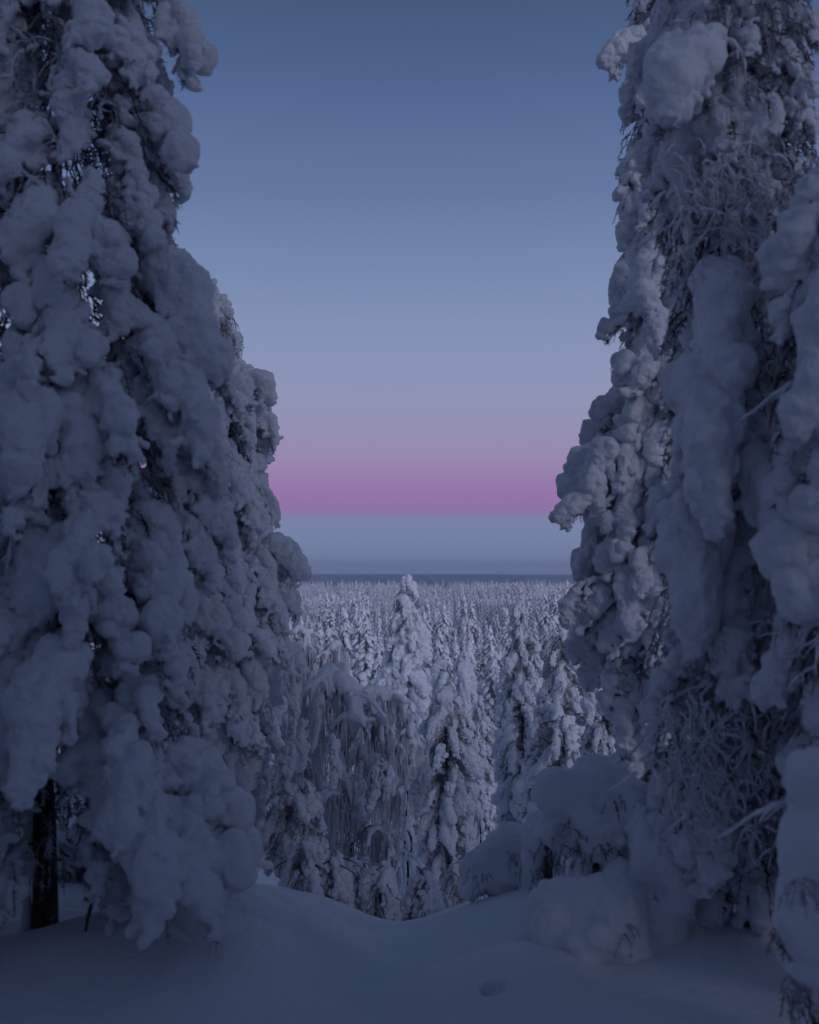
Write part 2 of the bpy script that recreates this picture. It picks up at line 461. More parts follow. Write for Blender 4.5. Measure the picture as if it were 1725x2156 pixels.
def make_bough(seed, fat=.12, a0=-5, a1=-78, L=1.0, side=9, fingers=50, h=.0155, lumps=3, spread=.9):
    rs = np.random.default_rng(seed)
    pr = []; raw = Raw()
    n = 9
    sp = curve_pts((0, 0, 0), R(a0), R(a1), L, n, 0, .18, rs)
    tg = np.gradient(sp, axis=0); tg /= np.linalg.norm(tg, axis=1)[:, None]
    nm = np.stack([-tg[:, 2], 0 * tg[:, 0], tg[:, 0]], -1)         # upper / outer side
    lim = np.concatenate([[sp[0] - (.22 * L, 0, .02)], sp])
    raw.tube(lim, np.linspace(.022, .006, len(lim)), 5)
    env = lambda t: (.45 + .55 * math.sin(math.pi * min(1, .12 + t * .95)))
    for i in range(n):
        t = i / n
        f0 = fat * env(t) * (1 + .35 * rs.normal() * .6); f1 = fat * env(t + 1 / n) * (1 + .2 * rs.normal())
        f0 = max(.03, f0); f1 = max(.03, f1)
        pr.append((sp[i] + nm[i] * f0 * .75, sp[i + 1] + nm[i + 1] * f1 * .75, f0, f1))
    for _ in range(lumps):
        t = rs.uniform(.15, .95); i = int(t * n); r = fat * rs.uniform(.95, 1.5)
        c = sp[i] + nm[i] * r * .7 + np.array((0, rs.normal() * .07, rs.normal() * .03))
        pr.append((c, c + tg[i] * r * rs.uniform(.3, 1.4), r, r * rs.uniform(.6, .9)))
    twigs = [sp]
    pods = side > 12
    for j in range(side):
        t = .12 + .83 * (j + rs.uniform(0, .8)) / side
        i = min(n - 1, int(t * n)); s = 1 if j % 2 else -1
        base = sp[i]
        yaw = s * rs.uniform(.5, 1.1) * spread
        ln = L * rs.uniform(.22, .46) * (1.1 - .55 * t)
        pts = curve_pts(base, R(a0 * .3 - 20 - 40 * t), R(-88), ln, 5, yaw, .15, rs)
        twigs.append(pts)
        raw.tube(pts, np.linspace(.010, .003, len(pts)), 4)
        rr = fat * rs.uniform(.38, .72)
        for q in range(5):
            ra = rr * (1.05 - .75 * abs(q / 5 - .45)); rb = rr * (1.05 - .75 * abs((q + 1) / 5 - .45))
            off = np.array((.35, s * .25, .6)) * rr
            if pods:
                ra *= rs.uniform(.55, 1.5); rb = ra * rs.uniform(.6, 1.0)
                if rs.random() < .18: continue
                off = off + rs.normal(size=3) * .012
                e_ = pts[q] + (pts[q + 1] - pts[q]) * rs.uniform(.3, 1.1)
                pr.append((pts[q] + off, e_ + off, max(.022, ra), max(.02, rb)))
            else:
                pr.append((pts[q] + off, pts[q + 1] + off, ra, rb))
    for _ in range(fingers):
        tw = twigs[rs.integers(len(twigs))]; i = rs.integers(1, len(tw))
        d = rs.normal(size=3) * (.8, .9, .35) + (.35, 0, -.65); d /= np.linalg.norm(d)
        b = tw[i] + rs.normal(size=3) * .03; ln = rs.uniform(.06, .15)
        pr.append((b, b + d * ln, .030, .014))
    V, Q = snow_shape(pr, h, .030, seed=seed)
    me_s = mesh_of('snow', V, Q, M_SNOW)
    B = []; D = []
    for tw in twigs:
        seg = 26 if tw is not sp else 70
        for _ in range(seg):
            u = rs.uniform(0, len(tw) - 1.001); i = int(u); p = tw[i] + (tw[i + 1] - tw[i]) * (u - i)
            td = tw[i + 1] - tw[i]; td = td / (np.linalg.norm(td) + 1e-9)
            for _k in range(3):
                d = rs.normal(size=3) + td * .9 + np.array((-.35, 0, -.8))
                B.append(p + rs.normal(size=3) * .012); D.append(d)
    B = np.array(B); D = np.array(D)
    raw.spikes(B, D, rs.uniform(.04, .12, len(B)), .0045, rs)
    # extra twig sprays under the snow
    for _ in range(14):
        u = rs.uniform(.3, n - .01); i = int(u); p = sp[i]
        pts = curve_pts(p, R(-60), R(-88), rs.uniform(.12, .32), 4, rs.uniform(-2.4, 2.4), .3, rs)
        raw.tube(pts, .0035, 3)
        Bq = np.repeat(pts, 6, 0) + rs.normal(size=(len(pts) * 6, 3)) * .008
        raw.spikes(Bq, rs.normal(size=(len(Bq), 3)) + (0, 0, -.7), rs.uniform(.03, .08, len(Bq)), .004, rs)
    me_b = raw.mesh('bough', M_NEEDLE, smooth=False)
    return me_b, me_s

LIB = {}
LIB['med'] = [make_bough(10 + i, fat=.080 + .012 * (i % 3), a0=-8 - 8 * (i % 3), a1=-80, side=11 + i % 3, lumps=6, fingers=80) for i in range(6)]
LIB['fat'] = [make_bough(30 + i, fat=.13 + .02 * (i % 2), a0=-5 - 12 * i, a1=-82, side=8, fingers=60, lumps=5) for i in range(4)]
LIB['rich'] = [make_bough(110 + i, fat=.085 + .01 * (i % 2), a0=-6 - 7 * (i % 3), a1=-82, side=17, fingers=120, lumps=7, spread=1.15, h=.0145) for i in range(6)]
LIB['fine'] = [make_bough(50 + i, fat=.060, a0=-12, a1=-84, side=14, fingers=90, lumps=5, spread=1.1) for i in range(4)]
LIB['knob'] = [make_bough(70 + i, fat=.15, a0=14, a1=-70, L=.8, side=5, fingers=30, lumps=3) for i in range(2)]

# tangles of rimed, curling twigs
def make_tangle(seed):
    rs = np.random.default_rng(seed); raw = Raw(); dark = Raw()
    def shoot(p, a, yw, da, st, m, r, depth):
        pts = [np.array(p)]
        for i in range(m):
            a += da * (.4 + i / m) + rs.normal() * .13; yw += rs.normal() * .22
            pts.append(pts[-1] + st * rs.uniform(.7, 1.2) * np.array((math.cos(a) * math.cos(yw), math.cos(a) * math.sin(yw), math.sin(a))))
        pts = np.array(pts); n = len(pts)
        rad = 1.5 * r * np.linspace(1, .3, n) * (1 + .28 * rs.normal(size=n)).clip(.5, 1.6)
        raw.tube(pts + (0, 0, r * .4), rad, 6)
        dark.tube(pts - (0, 0, r * .15), r * .45 * np.linspace(1, .3, n), 4)
        if depth:
            for _ in range(rs.integers(2, 5)):
                k = rs.integers(1, n - 1)
                shoot(pts[k], a * .3 + rs.uniform(-1.2, .2), yw + rs.uniform(-1.2, 1.2), da * rs.uniform(-.3, 1), st * .7, max(3, m // 2), r * .6, depth - 1)
    for _ in range(11):
        shoot(rs.normal(size=3) * (.15, .25, .22), rs.uniform(-1.1, .2), rs.uniform(-2.2, 2.2), rs.uniform(-.26, -.02), rs.uniform(.04, .065), int(rs.integers(7, 12)), rs.uniform(.009, .017), 1)
    return dark.mesh('twig', M_NEEDLE), raw.mesh('rime', M_RIME)
TANGLE = [make_tangle(90 + i) for i in range(5)]

def trunk_mesh(h, r, lean=(0, 0), seed=0):
    rs = np.random.default_rng(seed); raw = Raw()
    t = np.linspace(0, 1, 16)
    pts = np.stack([lean[0] * t ** 1.5 + .02 * rs.normal(size=16), lean[1] * t ** 1.5 + .02 * rs.normal(size=16), -.4 + t * (h + .3)], -1)
    raw.tube(pts, r * (1.0 - .9 * t) * (1 + .35 * np.exp(-t * 14)), 12)
    return raw.mesh('trunk', M_BARK)

def sprays(raw, B, A, L, rs, per=20, nl=.03, wd=.0035):
    """drooping little twigs, each set round with short needles; B bases, A azimuths, L lengths"""
    n = len(B); m = 5
    a0 = rs.uniform(-.5, .4, n); pts = np.zeros((n, m + 1, 3)); pts[:, 0] = B
    for q in range(m):
        a = a0 + (-1.45 - a0) * ((q + .5) / m) ** .7
        A = A + rs.normal(size=n) * .18
        d = np.stack([np.cos(a) * np.cos(A), np.cos(a) * np.sin(A), np.sin(a)], -1)
        pts[:, q + 1] = pts[:, q] + d * (L / m)[:, None]
    # stems: one slim three-sided spike per segment
    Sg = pts[:, :-1].reshape(-1, 3); Dg = (pts[:, 1:] - pts[:, :-1]).reshape(-1, 3)
    raw.spikes(Sg, Dg, np.linalg.norm(Dg, axis=1) * 1.25, wd * 1.3, rs)
    u = rs.uniform(.1, m - .001, (n, per)); k = u.astype(int); f = (u - k)[..., None]
    ii = np.arange(n)[:, None]
    P = pts[ii, k] * (1 - f) + pts[ii, k + 1] * f
    T = pts[ii, k + 1] - pts[ii, k]; T /= np.linalg.norm(T, axis=-1, keepdims=True)
    D = rs.normal(size=P.shape) * .8 + T * .9
    raw.spikes(P.reshape(-1, 3), D.reshape(-1, 3), rs.uniform(.6, 1.3, n * per) * nl, wd, rs)

def foliage_mesh(h, prof, h0, n, seed, k=1.0, lean=(0, 0)):
    """the dark inner sprays of twigs between the snow loads"""
    rs = np.random.default_rng(seed); raw = Raw()
    z = rs.uniform(h0, h * .97, n)
    rr = np.array([prof(v) for v in z]) * np.sqrt(rs.uniform(.02, .52, n))
    th = rs.uniform(0, 2 * np.pi, n)
    t = (z / h) ** 1.5
    B = np.stack([rr * np.cos(th) + lean[0] * t, rr * np.sin(th) + lean[1] * t, z], -1)
    sprays(raw, B, th, rs.uniform(.14, .34, n) * k, rs, 18, .042 * k, .0048 * k)
    return raw.mesh('foliage', M_NEEDLE, smooth=False)

def spruce(name, label, cat, loc, h, prof, n, size, kinds, h0=.6, trunk=.09, seed=0, lean=(0, 0), group=None,
           extra=(), tangles=0, foliage=833, front=False, cap=True, fk=1.0, ps=1.0, bands=(), tpos=()):
    """profile prof(z) = crown radius in metres at height z; extra = hand-set boughs (world point of the tip, az, kind, i, scale)"""
    rs = np.random.default_rng(seed)
    root = empty(name, loc, label=label, cat=cat, group=group)
    tk = put('trunk', trunk_mesh(h, trunk, lean, seed), root)
    if trunk < .1:
        rt = np.random.default_rng(seed + 900); pr = []
        z = -.1
        while z < min(h0 + .9, h * .5):
            l_ = rt.uniform(.05, .3); a_ = math.pi + rt.normal() * .5
            rr = trunk * 1.02 * (1 + .35 * math.exp(-(z + .4) / h * 14))
            c_ = np.array((rr * math.cos(a_), -abs(rr * math.sin(a_)), z))
            pr.append((c_, c_ + (rt.normal() * .01, 0, l_), rt.uniform(.018, .035), rt.uniform(.014, .026))); z += l_ * rt.uniform(.6, 1.0)
        V, Q = snow_shape(pr, .010, .03, amps=((9., .008), (16., .007), (40., .003)), seed=seed)
        put('snow', mesh_of('snow', V, Q, M_SNOW), tk)
        for _ in range(7):                               # dead twig stubs
            z0 = rt.uniform(.05, h0 + .3); r_ = Raw(); a_ = rt.uniform(-3.1, 0)
            r_.tube(curve_pts((trunk * .8 * math.cos(a_), trunk * .8 * math.sin(a_), z0), R(10), R(-50), rt.uniform(.08, .35), 5, a_, .2, rt), np.linspace(.008, .002, 6), 4)
            put('stub', r_.mesh('stub', M_BARK), tk)
    if foliage:
        tag(put('foliage', foliage_mesh(h, prof, h0, foliage, seed + 1, fk, lean), root), kind='stuff')
    # heights weighted by radius so that the cover is even
    zs = np.linspace(h0, h, 200); wt = np.array([max(.12 * size, prof(z)) for z in zs]); cw = np.cumsum(wt) / wt.sum()
    ga = 2.399963; az = rs.uniform(0, 6.28)
    def one(kind, i, p, a, pitch, s, roll=0.0):
        mb, ms = LIB[kind][i % len(LIB[kind])]
        sx = s * rs.uniform(.9, 1.12); sy = s * rs.uniform(.85, 1.2) * (1 if rs.random() < .5 else -1)
        b = put('bough', mb, root, p, (roll, pitch, a), (sx, sy, s * rs.uniform(.9, 1.1)))
        put('snow', ms, b)
    for j in range(n):
        u = (j + rs.uniform(0, 1)) / n
        z = float(np.interp(u, cw, zs))
        a = az + j * ga + rs.normal() * .25
        if front and math.sin(a) > .35 and rs.random() < .7: a = -a + rs.normal() * .2
        if z < 1.05 and h0 < .5 and abs(((a + math.pi / 2 + math.pi) % (2 * math.pi)) - math.pi) < .5: z += 1.0
        rad = prof(z) * ps * rs.uniform(.80, 1.06)
        inb = any(z0_ < z < z1_ for z0_, z1_ in bands) and math.sin(a) < -.2
        if inb: rad *= .62
        kind = kinds[rs.integers(len(kinds))]
        s = (.75 if inb else 1) * size * rs.uniform(.7, 1.3) * min(1, .45 + .9 * prof(z) / max(prof(h0 + .35 * (h - h0)), .01))
        reach = .62 * s
        r0 = max(0.02, rad - reach)
        t = (z / h) ** 1.5
        drop = .28 * s
        p = (r0 * math.cos(a) + lean[0] * t, r0 * math.sin(a) + lean[1] * t, z + drop)
        pitch = R(rs.normal() * 9) + (R(26) if rad < reach else 0)
        one(kind, rs.integers(9), p, a, pitch, s, R(rs.normal() * 8))
    if cap:       # snow hood at the leader
        for q in range(3):
            one('knob' if q else 'med', q, (lean[0], lean[1], h + .1 * size), az + q * 2.1, R(55), size * (.55 - .08 * q))
    for (w_, a, kind, i, s, pitch) in extra:
        p = np.array(w_) - np.array(loc)
        # w_ is the middle of the load: step back to the root of the bough
        p = p - np.array((math.cos(a) * .35 * s, math.sin(a) * .35 * s, -.30 * s))
        one(kind, i, p, a, R(pitch), s)
    for q, (w_, sc_) in enumerate(tpos):
        md, mr_ = TANGLE[q % 5]; p = np.array(w_) - np.array(loc)
        tw = tag(put('twig', md, root, p, (rs.normal() * .3, rs.normal() * .3, -math.pi / 2 + rs.normal() * .5), (sc_,) * 3), kind='stuff')
        tag(put('rime', mr_, tw), kind='stuff')
    for q in range(tangles):
        md, mr_ = TANGLE[q % 5]
        z = rs.uniform(h0 + .2, h * .9); a = -math.pi / 2 + rs.normal() * .8; rad = prof(z) * rs.uniform(.5, .74)
        tw = put('twig', md, root, (rad * math.cos(a), rad * math.sin(a), z), (rs.normal() * .3, rs.normal() * .4, a), (rs.uniform(.4, .68),) * 3)
        tag(put('rime', mr_, tw), kind='stuff'); tag(tw, kind='stuff')
    return root

def profile(pairs):
    zs = [p[0] for p in pairs]; rs_ = [p[1] for p in pairs]
    return lambda z: float(np.interp(z, zs, rs_))

# profile from measured silhouette: (picture y, half-width px) at a distance
def prof_px(axis_px, d, base_z, rows):
    pr = []
    for py, edge in rows:
        zz = at(axis_px, py, d)[2] - base_z
        pr.append((zz, abs(edge - axis_px) / F * d))
    pr.sort()
    return profile(pr)

# ------------------------------------------------------------------ foreground trees
def base(px, d):
    x = at(px, 1200, d)[0]
    return (float(x), float(d), float(ground_z(x, d)))

# A - left, nearest
bA = base(105, 5.2)
spruce('spruce_tree', 'tall spruce loaded with snow filling the left edge, bare dark trunk showing at its foot', 'tree', bA, 6.5,
       prof_px(105, 5.2, bA[2], [(-900, 250), (0, 340), (150, 335), (330, 372), (520, 392), (660, 425), (740, 468), (860, 475), (950, 425), (1080, 450),
                                 (1300, 440), (1400, 455), (1550, 445), (1700, 480), (1780, 430), (1900, 340)]),
       295, .50, ['rich', 'rich', 'med', 'rich', 'fine', 'med'], h0=.42, trunk=.060, seed=1, foliage=3400, cap=False, front=True,
       extra=[(at(375, 680, 4.95), -.5, 'fat', 0, .72, 0), (at(400, 830, 4.8), -.7, 'med', 1, .6, 0),
              (at(392, 50, 5.2), -.2, 'med', 2, .5, 15), (at(405, 1690, 5.0), -.3, 'rich', 3, .66, -6),
              (at(365, 1820, 4.8), -.8, 'med', 2, .68, -20), (at(160, 1270, 4.4), -1.4, 'fat', 1, .34, 10),
              (at(165, 1150, 4.4), -1.5, 'med', 2, .42, 0), (at(150, 520, 4.4), -1.5, 'fat', 0, .40, 0),
              (at(60, 890, 4.3), -1.6, 'fat', 3, .42, 0), (at(90, 1530, 4.3), -1.5, 'fat', 1, .55, -10),
              (at(250, 1620, 4.5), -1.3, 'rich', 1, .6, -10), (at(25, 1740, 4.7), -1.7, 'rich', 4, .42, -15), (at(195, 1790, 4.75), -1.3, 'rich', 0, .42, -15), (at(20, 1860, 4.6), -1.6, 'med', 2, .36, -15), (at(320, 1760, 4.6), -1.2, 'rich', 2, .6, -12)],
       tangles=14)
# B - left, second
bB = base(440, 9.5)
spruce('spruce_tree', 'finely branched snowy spruce standing behind the big left tree, its right side against the sky', 'tree', bB, 5.65,
       prof_px(440, 9.5, bB[2], [(330, 350), (440, 450), (600, 470), (790, 525), (850, 565), (930, 542), (1040, 572),
                                 (1110, 555), (1220, 622), (1320, 630), (1400, 595), (1550, 585), (1700, 560), (1850, 540)]),
       285, .52, ['fine', 'rich', 'rich'], h0=.9, trunk=.07, seed=2, foliage=2000, cap=False, tangles=4, fk=.8, front=True,
       extra=[(at(545, 840, 9.3), -.1, 'knob', 0, .5, 0), (at(590, 1190, 9.3), 0, 'knob', 1, .5, 10)])
# M1 - right, back one of the pair
b1 = base(1430, 7.2)
spruce('spruce_tree', 'snow-plastered spruce against the sky on the right, behind the nearest right-hand tree', 'tree', b1, 7.2,
       prof_px(1430, 7.2, b1[2], [(-600, 1340), (0, 1335), (190, 1318), (360, 1308), (560, 1290), (700, 1298), (800, 1272), (930, 1250), (1000, 1240),
                                  (1150, 1235), (1300, 1245), (1420, 1262), (1580, 1290), (1700, 1325), (1850, 1400)]),
       285, .54, ['rich', 'med', 'rich', 'fine'], h0=.5, trunk=.07, seed=3, foliage=2600, cap=False, front=True, fk=.7,
       extra=[(at(1250, 1000, 6.9), -2.7, 'fat', 1, .46, 20), (at(1222, 1095, 6.9), -2.9, 'knob', 1, .35, 0),
              (at(1322, 135, 7.0), -3.0, 'knob', 1, .45, 0), (at(1215, 1255, 6.9), -3.0, 'med', 0, .36, 10),
              (at(1370, 600, 6.6), -2.0, 'fat', 0, .45, 0), (at(1380, 700, 6.5), -1.8, 'fat', 1, .42, 0)],
       tangles=0)
# M2 - right, nearest
b2 = base(1560, 4.9)
spruce('spruce_tree', 'nearest tree on the right, thick smooth snow loads above and rimed curling twigs below', 'tree', b2, 5.9,
       prof_px(1560, 4.9, b2[2], [(-900, 1430), (0, 1400), (300, 1410), (600, 1440), (800, 1435), (1000, 1415), (1300, 1390), (1500, 1385),
                                  (1700, 1395), (1800, 1410), (1900, 1440)]),
       280, .50, ['rich', 'med', 'rich', 'fine'], h0=.35, bands=((3.15, 3.85), (.75, 1.2), (2.0, 2.3)), tpos=[(at(px_, py_, 4.45), .26 + .05 * (px_ % 3)) for px_, py_ in ((1440, 330), (1500, 360), (1560, 400), (1470, 430), (1530, 480), (1600, 500), (1450, 520), (1580, 330), (1420, 1520), (1480, 1560), (1540, 1600), (1600, 1560), (1430, 1640), (1500, 1690), (1570, 1740), (1620, 1680), (1460, 1720), (1640, 1500), (1560, 560), (1640, 420), (1410, 1580), (1450, 1620), (1510, 1640), (1590, 1640), (1530, 1530), (1480, 1480), (1600, 1450), (1480, 380), (1520, 420), (1430, 460), (1610, 460), (1540, 330))], trunk=.045, seed=4, foliage=2600, cap=False, front=True,
       extra=[(at(1440, 200, 4.6), -2.1, 'fat', 3, .62, -25), (at(1530, 700, 4.5), -1.8, 'fat', 0, .62, 0), (at(1490, 950, 4.4), -1.8, 'fat', 1, .75, 0),
              (at(1470, 1150, 4.5), -1.9, 'fat', 3, .7, 0), (at(1630, 1120, 4.2), -1.5, 'fat', 2, .7, -10)],
       tangles=34)
# M3 - far right edge
b3 = base(1830, 4.1)
spruce('spruce_tree', 'heavily snowed spruce cut off by the right edge of the picture', 'tree', b3, 3.5,
       prof_px(1830, 4.1, b3[2], [(200, 1790), (350, 1735), (600, 1670), (1000, 1640), (1300, 1635), (1600, 1650), (1900, 1660)]),
       130, .52, ['rich', 'med', 'fat'], h0=.5, trunk=.06, seed=5, foliage=1500, tangles=16, front=True)

# ------------------------------------------------------------------ middle trees beyond the lip
def mid(label, px, top, d, rows, n, size, kinds, seed, cat='tree', name='spruce_tree', foliage=583, trunk=.06, lean=(0, 0), h0=.5, group=None, fk=.7, tang=0):
    b = base(px, d)
    h = float(at(px, top, d)[2] - b[2])
    spruce(name, label, cat, b, h, prof_px(px, d, b[2], rows), n, size, kinds, h0=h0, trunk=trunk, seed=seed, foliage=foliage, lean=lean, group=group, fk=fk, tangles=tang)

mid('tallest snowy pine in the middle, its rounded tiers topping the valley forest', 858, 1222, 38,
    [(1215, 866), (1260, 880), (1300, 893), (1340, 902), (1370, 898), (1400, 912), (1450, 920), (1520, 915), (1700, 920)], 72, 1.15, ['fat', 'med', 'rich'], 11, name='pine_tree', h0=4.0, trunk=.16, fk=1.5, foliage=1700)
mid('small spruce with drooping snow-hung boughs and visible trunk in the middle of the gap', 940, 1452, 14.5,
    [(1450, 950), (1480, 978), (1530, 1000), (1600, 1012), (1700, 1010), (1800, 995), (1900, 985)], 88, .42, ['med', 'rich', 'fat'], 12, h0=.25, foliage=1300)
mid('slim tall spruce right of the gap centre, crown reaching into the valley forest', 1098, 1272, 18,
    [(1262, 1104), (1300, 1122), (1380, 1140), (1480, 1150), (1600, 1158), (1750, 1160), (1900, 1160)], 105, .50, ['rich', 'med'], 13, h0=.2, foliage=1300)
mid('broad spruce close to the right-hand trees, seen left of their snowy edge', 1185, 1318, 16,
    [(1308, 1192), (1350, 1205), (1380, 1225), (1450, 1245), (1550, 1262), (1700, 1270)], 95, .47, ['rich', 'med'], 14, h0=.2, foliage=1300)
mid('narrow leaning spruce just behind the central small spruce', 975, 1378, 30,
    [(1368, 984), (1410, 996), (1460, 1004), (1550, 1012), (1700, 1020)], 80, .7, ['fat', 'med'], 15, h0=1.5)
mid('slender snow-capped spruce left of the tall pine foot', 832, 1400, 27,
    [(1392, 838), (1430, 850), (1480, 858), (1560, 865), (1700, 870)], 80, .55, ['med', 'fat'], 16, h0=1.0)
mid('thin bowed sapling top poking up behind the central small spruce', 936, 1395, 24,
    [(1388, 942), (1430, 950), (1500, 960), (1650, 965)], 50, .5, ['fat', 'knob'], 17, h0=1.0)
mid('speckled spruce low behind the central small spruce on its right', 1010, 1470, 22,
    [(1460, 1018), (1520, 1036), (1600, 1050), (1750, 1055)], 100, .42, ['fine'], 18, h0=.8)
mid('snowy spruce half hidden by the right-hand trees, in the gap of their branches', 1262, 1400, 14,
    [(1390, 1270), (1450, 1290), (1550, 1305), (1700, 1310)], 90, .42, ['med', 'fine'], 19)
mid('pale rimed spruce low between the left trees and the birch', 520, 1500, 14,
    [(1490, 530), (1550, 548), (1650, 560), (1750, 565), (1850, 565)], 90, .40, ['fine'], 20)
mid('short snow-hung spruce at the far left behind the trunk', 230, 1500, 12,
    [(1490, 260), (1600, 330), (1750, 370), (1900, 380)], 90, .5, ['med', 'fine'], 21)
mid('dark-needled little spruce under a rounded snow hood left of the birch', 618, 1580, 9.0,
    [(1570, 632), (1610, 662), (1680, 672), (1760, 680), (1860, 676)], 70, .30, ['fat', 'med', 'fine'], 22, foliage=750, h0=.3, fk=.5)
for lb_, px_, top_, d_, hw_ in [('small snow-heaped spruce tip just beyond the lowest point of the lip', 800, 1842, 8.6, 30),
        ('wee snowy spruce beside the bare stem in the dip', 888, 1850, 8.8, 26),
        ('squat snowy bush below the birch curtain on its left', 705, 1812, 8.6, 34),
        ('pale snowy bush at the foot of the central spruce', 968, 1820, 10.5, 34),
        ('low frosted bush in the hollow under the birch', 760, 1820, 10.0, 36),
        ('snow-covered bush above the left slope of the lip', 640, 1780, 8.4, 30)]:
    mid(lb_, px_, top_, d_, [(top_ - 10, px_ + 6), (top_ + 40, px_ + hw_ * .7), (top_ + 110, px_ + hw_ * 1.4), (top_ + 200, px_ + hw_ * 1.8)],
        34, .30, ['rich', 'fine'], int(px_), cat='bush', name='snowy_bush', foliage=260, trunk=.02, h0=.05, fk=.4)
mid('little snow-heaped spruce behind the left trunk at the picture edge', 10, 1700, 6.6,
    [(1690, 60), (1750, 130), (1850, 150), (1950, 160)], 36, .36, ['rich', 'med'], 24, h0=.15, foliage=500)
mid('low snow-heaped spruce in the shade between the left trunk and the lip', 215, 1760, 6.5,
    [(1750, 270), (1800, 330), (1900, 340)], 34, .34, ['rich', 'med'], 25, h0=.12, foliage=600)
mid('snowy spruce showing behind the rimed twigs of the right tree', 1640, 1300, 10,
    [(1290, 1650), (1400, 1720), (1600, 1760), (1850, 1770)], 90, .5, ['med', 'fine'], 23)

# ------------------------------------------------------------------ birches: bowed stems with curtains of rimed twigs
def birch(label, b, stems, seed, drop=(.5, 1.6), dens=46, h=.022):
    rs = np.random.default_rng(seed)
    root = empty('birch_tree', b, label=label, cat='tree', group='bowed frosted birches')
    B = np.array(b); cur = Raw()
    for k, (pts, r) in enumerate(stems):
        P = np.array(pts) - B
        # smooth the polyline
        t = np.arange(len(P)); tt = np.linspace(0, len(P) - 1, 8 * (len(P) - 1) + 1)
        S = np.stack([np.interp(tt, t, P[:, a]) for a in range(3)], -1)
        for _ in range(10): S[1:-1] = (S[:-2] + S[1:-1] * 2 + S[2:]) / 4
        wood = Raw(); wood.tube(S, np.linspace(r * .55, r * .25, len(S)), 7)
        nm = 'trunk' if k == 0 else 'branch'
        br = put(nm, wood.mesh(nm, M_BARK), root)
        pr = []
        for i in range(len(S) - 1):
            up = np.array((0, 0, 1.0)) * r * .6
            slope = abs(S[i + 1][2] - S[i][2]) / (np.linalg.norm(S[i + 1] - S[i]) + 1e-9)
            q = 1.25 - .6 * slope
            pr.append((S[i] + up, S[i + 1] + up, r * q * (1 + .25 * rs.normal() * .7), r * q))
            for _d in range(1):
                c = S[i] + rs.normal(size=3) * (.04, .06, .02)
                l_ = rs.uniform(.03, .42) * (r / .05); e_ = c + (rs.normal() * .05, rs.normal() * .05, -l_)
                pr.append((c, e_, r * rs.uniform(.4, .8), r * rs.uniform(.25, .45)))
        lines = [(S, 1.0)]
        for _b in range(int(9 * len(S) / 49) + 3):
            i = rs.integers(len(S) // 5, len(S) - 1)
            sb = curve_pts(S[i], R(rs.uniform(0, 40)), R(-82), rs.uniform(.25, .8) * (r / .05) ** .5, 8, rs.uniform(-3.14, 3.14), .12, rs)
            rb = r * rs.uniform(.3, .5)
            for q_ in range(8):
                pr.append((sb[q_] + (0, 0, rb * .5), sb[q_ + 1] + (0, 0, rb * .5), rb * (1 - q_ / 11) * rs.uniform(.8, 1.3), rb * (1 - (q_ + 1) / 11)))
            lines.append((sb, .55))
        V, Q = snow_shape(pr, h, .05, amps=((3., .02), (8., .012), (20., .007), (30., .006), (60., .002)), seed=seed + k)
        put('snow', mesh_of('snow', V, Q, M_SNOW), br)
        # hanging curtain
        ln = len(S)
        for _ in range(int(dens * ln / 8)):
            Ln, kl = lines[0] if rs.random() < .4 else lines[rs.integers(len(lines))]
            u = rs.uniform(.12, .999) * (len(Ln) - 1.001); i = int(u)
            p = Ln[i] + (Ln[i + 1] - Ln[i]) * (u - i) + rs.normal(size=3) * (.03, .04, .01) - (0, 0, r * .4 * kl)
            L = rs.uniform(*drop) * rs.uniform(.5, 1)
            m = 6; q = np.zeros((m, 3)); q[0] = p; dx = rs.normal(size=2) * .07
            for j in range(1, m):
                dx = dx * .7 + rs.normal(size=2) * .025
                q[j] = q[j - 1] + np.array((dx[0] * L * .5, dx[1] * L * .5, -L / (m - 1)))
            cur.tube(q, rs.uniform(.003, .008) * np.linspace(1.3, .5, m), 3)
            if rs.random() < .35:
                j = rs.integers(1, 4); q2 = q[j:] + np.linspace(0, 1, m - j)[:, None] * rs.normal(size=3) * (.12, .12, .03)
                cur.tube(q2, .004, 3)
    tag(put('twig', cur.mesh('twig', M_FROST, smooth=False), root), 'curtain of fine hanging rimed twigs', kind='stuff')
    return root

